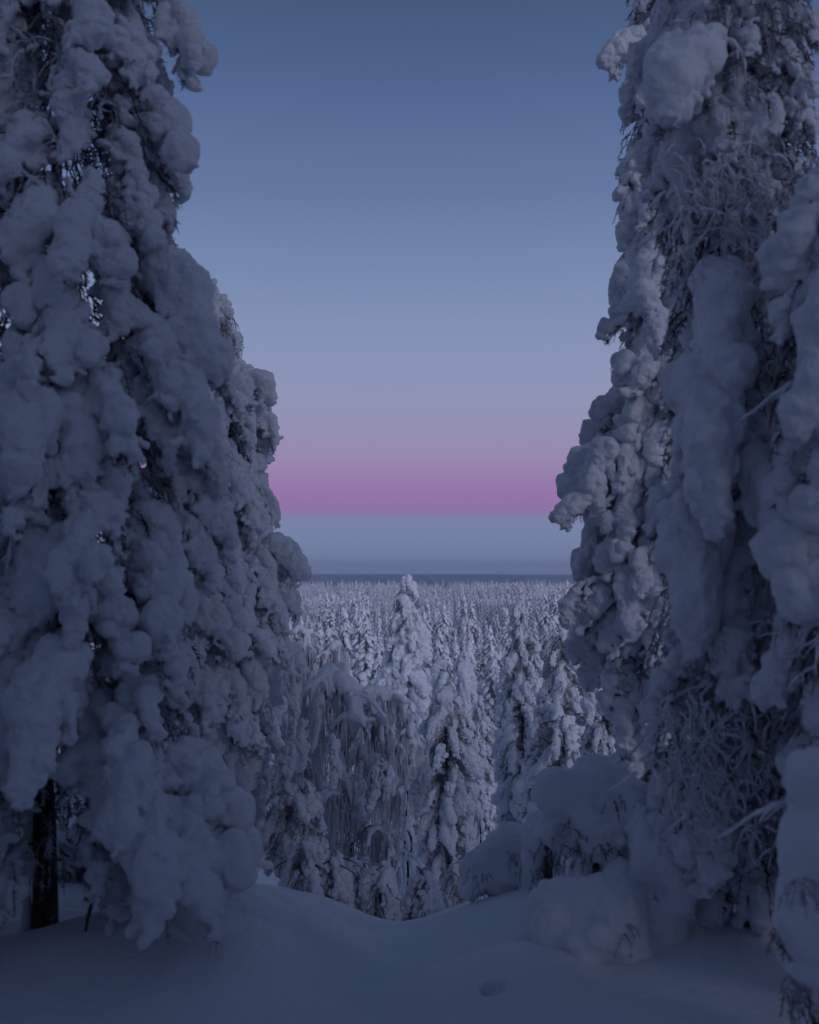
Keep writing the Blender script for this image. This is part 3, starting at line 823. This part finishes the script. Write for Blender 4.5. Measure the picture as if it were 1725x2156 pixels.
D1 = 11.5
g1 = base(735, D1)
birch('large birch bowed under snow in the gap, its arching stems hung with frosted twig curtains', g1,
      [([g1, at(740, 1750, D1), at(725, 1560, D1), at(705, 1425, D1), at(690, 1412, D1), at(672, 1450, D1 - .1), at(665, 1560, D1 - .2)], .050),
       ([at(700, 1420, D1), at(735, 1455, D1 - .1), at(752, 1520, D1 - .2), at(765, 1600, D1 - .2)], .055),
       ([at(715, 1430, D1), at(765, 1470, D1 + .1), at(785, 1530, D1 + .1), at(800, 1600, D1)], .050),
       ([at(745, 1468, D1), at(800, 1455, D1 + .2), at(845, 1480, D1 + .3), at(868, 1540, D1 + .3), at(872, 1620, D1 + .3)], .040),
       ([at(765, 1480, D1), at(795, 1500, D1), at(815, 1560, D1), at(835, 1600, D1)], .028),
       ([at(770, 1520, D1), at(820, 1530, D1 - .1), at(838, 1570, D1 - .1), at(842, 1610, D1 - .1)], .022),
       ([at(690, 1560, D1), at(720, 1600, D1 - .3), at(750, 1680, D1 - .3), at(755, 1760, D1 - .3)], .030),
       ([at(730, 1600, D1), at(790, 1590, D1 - .3), at(825, 1620, D1 - .4), at(838, 1670, D1 - .4)], .022),
       ([at(735, 1700, D1), at(700, 1660, D1 - .5), at(672, 1700, D1 - .6), at(665, 1780, D1 - .6)], .026),
       ([at(740, 1780, D1), at(780, 1730, D1 - .5), at(820, 1760, D1 - .6), at(840, 1830, D1 - .6)], .016)],
      101, (.08, .85), 55)
g2 = base(655, D1 + 1.0)
birch('smaller birch beside the left trees with one arched bough and an open window under it', g2,
      [([g2, at(665, 1700, D1 + 1), at(672, 1560, D1 + 1), at(650, 1480, D1 + 1), at(632, 1478, D1 + 1), at(608, 1530, D1 + .9), at(598, 1620, D1 + .8)], .038),
       ([at(660, 1560, D1 + 1), at(640, 1540, D1 + .8), at(622, 1600, D1 + .7), at(618, 1680, D1 + .7)], .026)],
      102, (.08, .8), 60)
g3 = base(690, 20)
birch('pale misty birch farther back, its frosted crown rising above the bowed ones', g3,
      [([g3, at(690, 1600, 20), at(680, 1450, 20), at(660, 1360, 20), at(635, 1350, 20), at(612, 1400, 20)], .05),
       ([at(675, 1430, 20), at(690, 1370, 20), at(712, 1352, 20), at(728, 1390, 20), at(730, 1440, 20)], .045),
       ([at(665, 1380, 20), at(645, 1330, 20), at(622, 1320, 20), at(606, 1370, 20)], .035),
       ([at(670, 1420, 20), at(650, 1405, 20), at(620, 1430, 20), at(605, 1480, 20)], .035)],
      103, (.5, 1.6), 50, h=.035)

# thin bare stem standing in the dip
gs = base(858, 10.5)
st = empty('bare_sapling', gs, label='thin bare dark stem standing upright in the dip left of the central spruce', cat='sapling')
rw = Raw(); tz = np.linspace(-.3, float(at(858, 1590, 10.5)[2] - gs[2]), 14)
rw.tube(np.stack([.012 * np.sin(tz * 5), .01 * np.cos(tz * 4), tz], -1), np.linspace(.017, .006, 14), 6)
put('trunk', rw.mesh('trunk', M_BARK), st)
rsx = np.random.default_rng(5)
pr = []
for k in range(26):
    z0 = rsx.uniform(0, tz[-1]); c = np.array((.012 * math.sin(z0 * 5) + rsx.normal() * .012, .01 * math.cos(z0 * 4) - .01, z0))
    pr.append((c, c + (0, 0, rsx.uniform(.03, .14)), rsx.uniform(.012, .026), .010))
for k in range(len(pr)):
    V_, Q_ = snow_shape([pr[k]], .009, .02, amps=((14., .006), (30., .004)), seed=k)
    put('snow', mesh_of('snow', V_, Q_, M_SNOW), st)
for k in range(5):
    z0 = rsx.uniform(.4, tz[-1] * .9); yw = rsx.uniform(0, 6.28)
    p = curve_pts((0, 0, z0), R(rsx.uniform(-10, 40)), R(-80), rsx.uniform(.15, .45), 7, yw, .25, rsx)
    r_ = Raw(); r_.tube(p, np.linspace(.008, .003, 8), 4); b_ = put('branch', r_.mesh('branch', M_BARK), st)
    r_ = Raw(); r_.tube(p + (0, 0, .012), np.linspace(.02, .008, 8), 5); put('snow', r_.mesh('snow', M_SNOW), b_)

# ------------------------------------------------------------------ snow-buried young spruces near the viewer
def buried(name, label, b, prims, seed, h=.014, holes=(), needles=(), cat='young tree', k=.05, spread=.12):
    """prims in world coordinates; needles = (point, radius, count) dark tufts"""
    B = np.array(b, dtype=float)
    root = empty(name, b, label=label, cat=cat)
    pr = [(np.array(p) - B, np.array(q) - B, r0 * .88, r1 * .88) for p, q, r0, r1 in prims]
    rl = np.random.default_rng(seed + 50)
    for p, q, r0, r1 in list(pr):                  # smaller pillows sitting on the big loads
        for _ in range(5):
            t = rl.random(); c = p + (q - p) * t; r = r0 + (r1 - r0) * t
            d = rl.normal(size=3) * (1, 1, .9); d /= np.linalg.norm(d)
            c = c + d * r * .78; rr = r * rl.uniform(.22, .46)
            pr.append((c, c + np.array((rl.normal() * .3, rl.normal() * .3, -1)) * rr * rl.uniform(.3, 1.6), rr, rr * .6))
    V, Q = snow_shape(pr, h, k, amps=((2.2, .03), (4.5, .035), (9.0, .014), (17.0, .010), (40., .003)), seed=seed)
    put('snow', mesh_of('snow', V, Q, M_SNOW), root)
    rs = np.random.default_rng(seed); raw = Raw()
    for c, rad, n in needles:
        c = np.array(c) - B + (0, .10, -.01)
        m_ = max(4, n // 5)
        Bs = c + rs.normal(size=(m_, 3)) * rad * (.6, .5, .6)
        sprays(raw, Bs, rs.uniform(-2.9, -.2, m_), rs.uniform(.05, .13, m_), rs, 16, .020, .0024)
    if raw.n:
        put('foliage', raw.mesh('foliage', M_NEEDLE, smooth=False), root)
    tr = Raw(); tp = np.mean([q[0] for q in pr], axis=0); tp[2] = np.mean([q[0][2] for q in pr])
    tr.tube(np.array([(tp[0], tp[1], -.3), tp * (1, 1, .5), tp]), (.03, .024, .012), 8)
    put('trunk', tr.mesh('trunk', M_BARK), root)
    return root

def q(px, py, d): return at(px, py, d)
# mushroom cap spruce
buried('young_spruce', 'young spruce under a broad mushroom cap of snow, in front of the right-hand trees', base(1250, 5.3),
       [(q(1190, 1680, 5.3), q(1300, 1670, 5.3), .145, .155), (q(1240, 1645, 5.35), q(1250, 1640, 5.35), .10, .10), (q(1175, 1720, 5.3), q(1180, 1780, 5.3), .10, .06),
        (q(1310, 1720, 5.2), q(1330, 1800, 5.2), .11, .08), (q(1240, 1740, 5.2), q(1255, 1790, 5.15), .12, .05),
        (q(1215, 1760, 5.25), q(1225, 1800, 5.2), .07, .04), (q(1290, 1760, 5.1), q(1285, 1830, 5.1), .07, .05), (q(1330, 1800, 5.2), q(1350, 1880, 5.1), .10, .12),
        (q(1245, 1800, 5.4), q(1245, 1900, 5.4), .12, .15)],
       201, needles=[(q(1200, 1790, 5.1), .09, 160), (q(1270, 1800, 5.0), .09, 120), (q(1300, 1700, 5.05), .04, 40), (q(1225, 1740, 5.05), .03, 40)])
# narrow knob
buried('young_spruce', 'narrow snow pillar of a young spruce, left of the mushroom-capped one', base(1160, 6.0),
       [(q(1162, 1590, 5.6), q(1160, 1640, 5.6), .062, .08), (q(1160, 1640, 5.6), q(1155, 1740, 5.7), .08, .09), (q(1150, 1740, 6), q(1145, 1850, 6), .10, .14),
        (q(1135, 1760, 5.9), q(1130, 1840, 5.9), .05, .06)],
       202, needles=[(q(1150, 1800, 5.8), .10, 160), (q(1175, 1790, 5.8), .08, 120), (q(1145, 1840, 5.8), .05, 80)])
# low arch leaning down to the left
buried('young_spruce', 'bent young spruce buried as a low snowy arch on the lip, right of the gap', base(1050, 6.3),
       [(q(985, 1868, 6.3), q(1010, 1832, 6.3), .06, .085), (q(1010, 1832, 6.3), q(1060, 1800, 6.3), .085, .11), (q(1060, 1800, 6.3), q(1110, 1772, 6.25), .11, .13),
        (q(1110, 1772, 6.25), q(1150, 1760, 6.2), .13, .15), (q(1000, 1870, 6.2), q(1040, 1860, 6.2), .06, .09), (q(1050, 1830, 6.3), q(1120, 1830, 6.2), .12, .14)],
       203, needles=[(q(1012, 1868, 6.05), .05, 70), (q(1090, 1810, 6.0), .05, 60), (q(1150, 1850, 5.9), .08, 90)])
# dome in front
buried('young_spruce', 'rounded snow dome over a buried sapling, nearest mound right of centre', base(1240, 4.7),
       [(q(1215, 1935, 4.75), q(1275, 1925, 4.7), .21, .21), (q(1180, 1985, 4.7), q(1190, 1995, 4.7), .13, .13), (q(1310, 1900, 4.7), q(1320, 1990, 4.65), .12, .12),
        (q(1230, 1990, 4.6), q(1290, 1995, 4.6), .12, .10), (q(1150, 1960, 4.85), q(1130, 1985, 4.85), .10, .08),
        (q(1130, 2010, 4.9), q(1340, 2030, 4.7), .16, .16), (q(1330, 1900, 5.0), q(1380, 1990, 4.9), .16, .2)],
       204, needles=[(q(1325, 1975, 4.42), .03, 60)])
# column beside the dome
buried('young_spruce', 'short drooping snow column with dark hollow beneath, right beside the dome', base(1395, 4.9),
       [(q(1385, 1790, 4.9), q(1395, 1860, 4.9), .13, .12), (q(1410, 1800, 4.85), q(1425, 1900, 4.8), .10, .08), (q(1360, 1830, 4.9), q(1350, 1950, 4.8), .10, .09),
        (q(1425, 1900, 4.8), q(1415, 1960, 4.75), .075, .035), (q(1350, 1950, 4.8), q(1335, 1990, 4.75), .08, .04), (q(1385, 1730, 5.1), q(1380, 1790, 5), .10, .12)],
       205, needles=[(q(1385, 1930, 4.75), .07, 160), (q(1395, 1970, 4.75), .05, 80), (q(1375, 1890, 4.7), .04, 60)])
# big smooth load at the right edge
buried('young_spruce', 'big smooth snow-covered sapling at the lower right edge of the picture', base(1790, 3.3),
       [(q(1760, 1640, 3.3), q(1760, 1760, 3.3), .12, .16), (q(1740, 1760, 3.3), q(1720, 1900, 3.3), .15, .17), (q(1700, 1850, 3.25), q(1670, 1960, 3.25), .09, .10),
        (q(1800, 1700, 3.3), q(1820, 1960, 3.3), .22, .26), (q(1720, 1950, 3.3), q(1700, 2010, 3.3), .16, .14)],
       206, h=.018, needles=[(q(1712, 1880, 3.02), .03, 50), (q(1660, 2000, 3.05), .03, 20)])
# dark spriglet at the lower right corner
sg = base(1705, 3.75)
buried('spruce_seedling', 'tiny dark sprig with snow at the bottom right corner', sg,
       [(q(1720, 2060, 3.7), q(1745, 2100, 3.7), .05, .07)], 207, h=.012, needles=[(q(1700, 2110, 3.62), .05, 120), (q(1715, 2085, 3.62), .03, 60)], cat='seedling')

tw_ = (.345, 4.285, float(ground_z(.345, 4.285)))
t_ = empty('buried_twig', tw_, label='dark twig tip poking out of a small hole in the foreground snow', cat='twig')
r_ = Raw(); r_.tube(np.array([(0, 0, -.05), (.004, 0, .03), (.014, -.004, .075)]), (.006, .005, .002), 5)
put('stem', r_.mesh('stem', M_BARK), t_)
r_ = Raw(); rq = np.random.default_rng(8); sprays(r_, np.array([(0, 0, .02)] * 7) + rq.normal(size=(7, 3)) * .008, rq.uniform(0, 6.28, 7), rq.uniform(.03, .06, 7), rq, 14, .014, .0016)
tag(put('needles', r_.mesh('needles', M_NEEDLE, smooth=False), t_), kind='stuff')

# fallen / bowed snowy branches low on the left
def bowed(label, pts, r, seed, tuft=None):
    P = np.array(pts); b = P[0]
    root = empty('fallen_branch', tuple(b), label=label, cat='branch', group='branches bowed down into the snow')
    S = P - b
    t = np.arange(len(S)); tt = np.linspace(0, len(S) - 1, 6 * (len(S) - 1) + 1)
    S = np.stack([np.interp(tt, t, S[:, a]) for a in range(3)], -1)
    for _ in range(5): S[1:-1] = (S[:-2] + S[1:-1] * 2 + S[2:]) / 4
    wd = Raw(); wd.tube(S, np.linspace(.016, .008, len(S)), 6)
    put('wood', wd.mesh('wood', M_BARK), root)
    rs = np.random.default_rng(seed)
    pr = [(S[i] + (0, 0, r * .8), S[i + 1] + (0, 0, r * .8), r * (1 + .2 * rs.normal()), r) for i in range(len(S) - 1)]
    V, Q = snow_shape(pr, .012, .03, amps=((6., .012), (20., .004)), seed=seed)
    put('snow', mesh_of('snow', V, Q, M_SNOW), root)
bowed('snowy branch sweeping from the left trunk down to the snow, front one', [at(130, 1790, 4.9), at(230, 1850, 4.8), at(330, 1930, 4.7), at(400, 1985, 4.6)], .018, 301)
bowed('snow-lined branch curving out of the left tree foot over the lip', [at(430, 1790, 5.6), at(480, 1815, 5.6), at(530, 1815, 5.6), at(570, 1830, 5.7)], .021, 303)
bowed('thin snowy twig hanging right of the left trunk foot', [at(230, 1790, 4.7), at(215, 1850, 4.6), at(190, 1910, 4.6), at(180, 1960, 4.6)], .012, 305)

# ------------------------------------------------------------------ valley forest
ICO = None
def ico(sub):
    import bmesh
    bm = bmesh.new(); bmesh.ops.create_icosphere(bm, subdivisions=sub, radius=1)
    V = np.array([v.co[:] for v in bm.verts]); T = np.array([[v.index for v in f.verts] for f in bm.faces]); bm.free()
    return V, T

def far_tree(name, seed, h, rb, n, sub, spikes):
    """whole small tree in one mesh: lumpy snow loads round a dark twiggy core"""
    rs = np.random.default_rng(seed); V0, T0 = ico(sub)
    Vs = []; Ts = []; nv = 0
    zz = np.linspace(0, 1, 200)
    pf = lambda t: rb * (1 - t) ** .75 * (1 + .22 * math.sin(t * 17 + seed)) + .10
    for j in range(n):
        t = ((j + rs.random()) / n) ** 1.15
        a = j * 2.4 + rs.normal() * .4; r = pf(t) * rs.uniform(.6, 1.05)
        s = (.20 + .20 * (1 - t)) * rs.uniform(.6, 1.35) * (h / 9) * (110 / n) ** .4
        W = V0 * (s * rs.uniform(.8, 1.3), s * rs.uniform(.7, 1.1), s * rs.uniform(.55, .8))
        W = W * (1 + .25 * vnoise(V0 * 1.7, j)[:, None])
        W[:, 2] -= W[:, 0] * rs.uniform(.7, 1.3)             # droops outwards
        c, s_ = math.cos(a), math.sin(a)
        W = np.stack([W[:, 0] * c - W[:, 1] * s_ + r * c, W[:, 0] * s_ + W[:, 1] * c + r * s_, W[:, 2] + t * h * .97 + .4], -1)
        Vs.append(W); Ts.append(T0 + nv); nv += len(W)
    # leader
    W = V0 * (.09, .09, .45) + (0, 0, h * 1.01); Vs.append(W); Ts.append(T0 + nv); nv += len(W)
    T = np.concatenate(Ts); nsnow = len(T)
    raw = Raw(); raw.n = nv
    t = rs.random(spikes) ** 1.1; a = rs.uniform(0, 6.28, spikes)
    rr = np.array([pf(v) for v in t]) * np.sqrt(rs.uniform(.05, 1.0, spikes))
    B = np.stack([rr * np.cos(a), rr * np.sin(a), t * h * .96 + .4], -1)
    D = np.stack([np.cos(a), np.sin(a), -.9 + 0 * a], -1) + rs.normal(size=(spikes, 3)) * .4
    raw.spikes(B, D, rs.uniform(.15, .45, spikes), rs.uniform(.03, .06, spikes), rs)
    zt = np.linspace(-.5, h * .95, 5)
    pts = np.stack([0 * zt, 0 * zt, zt], -1); raw.tube(pts, np.linspace(.13, .02, 5), 6)
    allT = np.concatenate([T] + raw.T); Qd = np.concatenate(raw.Q)
    V = np.concatenate(Vs + raw.V)
    idx = np.concatenate([np.zeros(nsnow), np.ones(len(allT) - nsnow), np.full(len(Qd), 2)])
    me = mesh_of(name, V, [allT, Qd], [M_SNOW, M_NEEDLE, M_BARK], idx)
    return me

HI = [far_tree('spruce_tree', 400 + i, 8.5, .95 + .12 * (i % 3), 130, 2, 900) for i in range(5)]
LO = [far_tree('spruce_tree', 500 + i, 8.5, 1.15 + .1 * (i % 3), 60, 1, 260) for i in range(4)]

rs = np.random.default_rng(77)
pts = []
def cells(d0, d1, sp, umin, umax, jit=.42):
    y = d0
    while y < d1:
        x0, x1 = umin * y, umax * y
        for x in np.arange(x0, x1, sp):
            pts.append((x + rs.normal() * sp * jit, y + rs.normal() * sp * jit, sp))
        y += sp
cells(26, 300, 4.1, -.47, .47)
cells(300, 420, 4.0, -.45, .45)
cells(420, 1000, 5.0, -.42, .42)
cells(1000, 1500, 9.5, -.36, .36)
P = np.array(pts)
# clearings and density changes
keep = (vnoise(np.stack([P[:, 0] * .03, P[:, 1] * .02, 0 * P[:, 0]], -1), 4) > -.36)
P = P[keep]
P = P[rs.random(len(P)) < np.interp(P[:, 1], [450, 900, 1500], [1, .6, .22])]
d = P[:, 1]; u = P[:, 0] / d
# keep the air round the hero trees free
heroes = [(858, 38, 3), (975, 30, 2), (832, 27, 2), (936, 24, 1.5), (1010, 22, 2)]
for px, dd, rad in heroes:
    hx = (px - 862.5) / F * dd
    P = P[np.hypot(P[:, 0] - hx, P[:, 1] - dd) > rad]
d = P[:, 1]; u = P[:, 0] / d
# nothing may rise in front of the tall pine or the horizon near by
gz = ground_z(P[:, 0], P[:, 1])
hgt = rs.uniform(.55, 1.0, len(P)) ** .8 * rs.choice([.7, 1.0, 1.3, 1.6], len(P), p=[.25, .35, .25, .15]) * np.interp(P[:, 1], [200, 700], [1, .85]) * (1 + .4 * vnoise(np.stack([P[:, 0] * .03, P[:, 1] * .02, 0 * gz], -1), 8))
top = gz + 8.9 * hgt
pyt = 1200 + F * (CAMZ - top) / d
lim = np.interp(d, [26, 40, 60, 100, 200, 500, 3000], [1500, 1440, 1350, 1275, 1240, 1226, 1206])
lim = lim + rs.normal(size=len(P)) * np.interp(d, [30, 100, 300, 1000], [20, 22, 10, 3]) - 28 * np.clip((P[:, 0] / d - .08) / .08, 0, 1)
hgt = np.where((pyt < lim), hgt * np.clip(((CAMZ - (lim - 1200) / F * d) - gz) / (8.9 * hgt), .35, 1), hgt)
gap = (u > -.14) & (u < .21)
order = np.argsort(d)
near_idx = [i for i in order if gap[i]][:290]
near_set = set(near_idx)
GRP = 'snow-laden spruces of the valley forest'
for k, i in enumerate(near_idx):
    o = put('spruce_tree', HI[k % 5], None, (P[i, 0], P[i, 1], gz[i] - .2), (rs.normal() * .03, rs.normal() * .03, rs.uniform(0, 6.28)),
            (hgt[i] * rs.uniform(.9, 1.2), hgt[i] * rs.uniform(.9, 1.2), hgt[i]))
    tag(o, 'one of the many slender snow-laden spruces crowding the valley beyond the gap', 'tree', GRP)

def scatter(name, label, pos, scl, meshes, seed):
    rs_ = np.random.default_rng(seed)
    c = bpy.data.collections.new(name + '_kinds')
    for k, m in enumerate(meshes):
        o = bpy.data.objects.new('tree_kind', m); c.objects.link(o)
    me = bpy.data.meshes.new(name); me.vertices.add(len(pos)); me.vertices.foreach_set('co', np.asarray(pos, dtype=np.float32).ravel())
    a = me.attributes.new('s', 'FLOAT', 'POINT'); a.data.foreach_set('value', np.asarray(scl, dtype=np.float32))
    a = me.attributes.new('rz', 'FLOAT', 'POINT'); a.data.foreach_set('value', rs_.uniform(0, 6.28, len(pos)).astype(np.float32))
    me.update()
    o = put(name, me)
    ng = bpy.data.node_groups.new(name, 'GeometryNodeTree')
    ng.interface.new_socket('Geometry', in_out='INPUT', socket_type='NodeSocketGeometry')
    ng.interface.new_socket('Geometry', in_out='OUTPUT', socket_type='NodeSocketGeometry')
    N = ng.nodes; Lk = ng.links
    gi = N.new('NodeGroupInput'); go = N.new('NodeGroupOutput')
    m2p = N.new('GeometryNodeMeshToPoints')
    ip = N.new('GeometryNodeInstanceOnPoints'); ci = N.new('GeometryNodeCollectionInfo')
    ci.inputs['Collection'].default_value = c; ci.inputs['Separate Children'].default_value = True
    ip.inputs['Pick Instance'].default_value = True
    na = N.new('GeometryNodeInputNamedAttribute'); na.data_type = 'FLOAT'; na.inputs['Name'].default_value = 's'
    nr = N.new('GeometryNodeInputNamedAttribute'); nr.data_type = 'FLOAT'; nr.inputs['Name'].default_value = 'rz'
    cx = N.new('ShaderNodeCombineXYZ')
    Lk.new(gi.outputs[0], m2p.inputs[0]); Lk.new(m2p.outputs[0], ip.inputs['Points']); Lk.new(ci.outputs[0], ip.inputs['Instance'])
    Lk.new(na.outputs['Attribute'], ip.inputs['Scale']); Lk.new(nr.outputs['Attribute'], cx.inputs[2]); Lk.new(cx.outputs[0], ip.inputs['Rotation'])
    Lk.new(ip.outputs[0], go.inputs[0])
    md = o.modifiers.new('scatter', 'NODES'); md.node_group = ng
    return tag(o, label, kind='stuff')

rest = np.array([i for i in range(len(P)) if i not in near_set])
nearrest = rest[P[rest, 1] < 300]; farrest = rest[P[rest, 1] >= 300]
pp = np.stack([P[:, 0], P[:, 1], gz - .2], -1)
scatter('forest', 'dense snowy spruce forest covering the valley to the horizon', pp[farrest], hgt[farrest] * 1.05, LO, 1)
scatter('forest', 'snowy spruce forest on the slope behind and beside the foreground trees', pp[nearrest], hgt[nearrest], HI, 2)

# unseen wood behind and beside the camera, added to shade the foreground
W = []
rs = np.random.default_rng(5)
for _ in range(70):
    a = rs.uniform(0, 2 * math.pi); r = math.sqrt(rs.uniform(2.6 ** 2, 45 ** 2))
    x, y = r * math.sin(a), r * math.cos(a)
    if y > 0 and abs(x) < .62 * y + 1.6: continue
    if r < 4: continue
    W.append((x, y, float(ground_z(x, y)) - .2))
for _ in range(8):  # extra close trees behind the camera, added to keep near snow dark
    a = R(180) + rs.uniform(-1.5, 1.5); r = rs.uniform(3.2, 11)
    W.append((r * math.sin(a), r * math.cos(a), float(ground_z(r * math.sin(a), r * math.cos(a))) - .2))
for k_ in range(7):  # trees set across the sun's path to shade the left side
    a = R(118 + 9 * k_ + rs.normal() * 2); r = (5.5, 8.5, 12)[k_ % 3] + rs.uniform(-.6, .6)
    W.append((r * math.sin(a), r * math.cos(a), float(ground_z(r * math.sin(a), r * math.cos(a))) - .2))
W = np.array(W)
scatter('shade_woodland', 'unseen snowy spruce wood round the viewpoint, added to shade the foreground', W, rs.uniform(1.0, 1.7, len(W)), HI, 3)
print('trees', len(P), 'wood', len(W), 'objects', len(bpy.data.objects), 'tris',
      sum(len(m.polygons) for m in bpy.data.meshes))
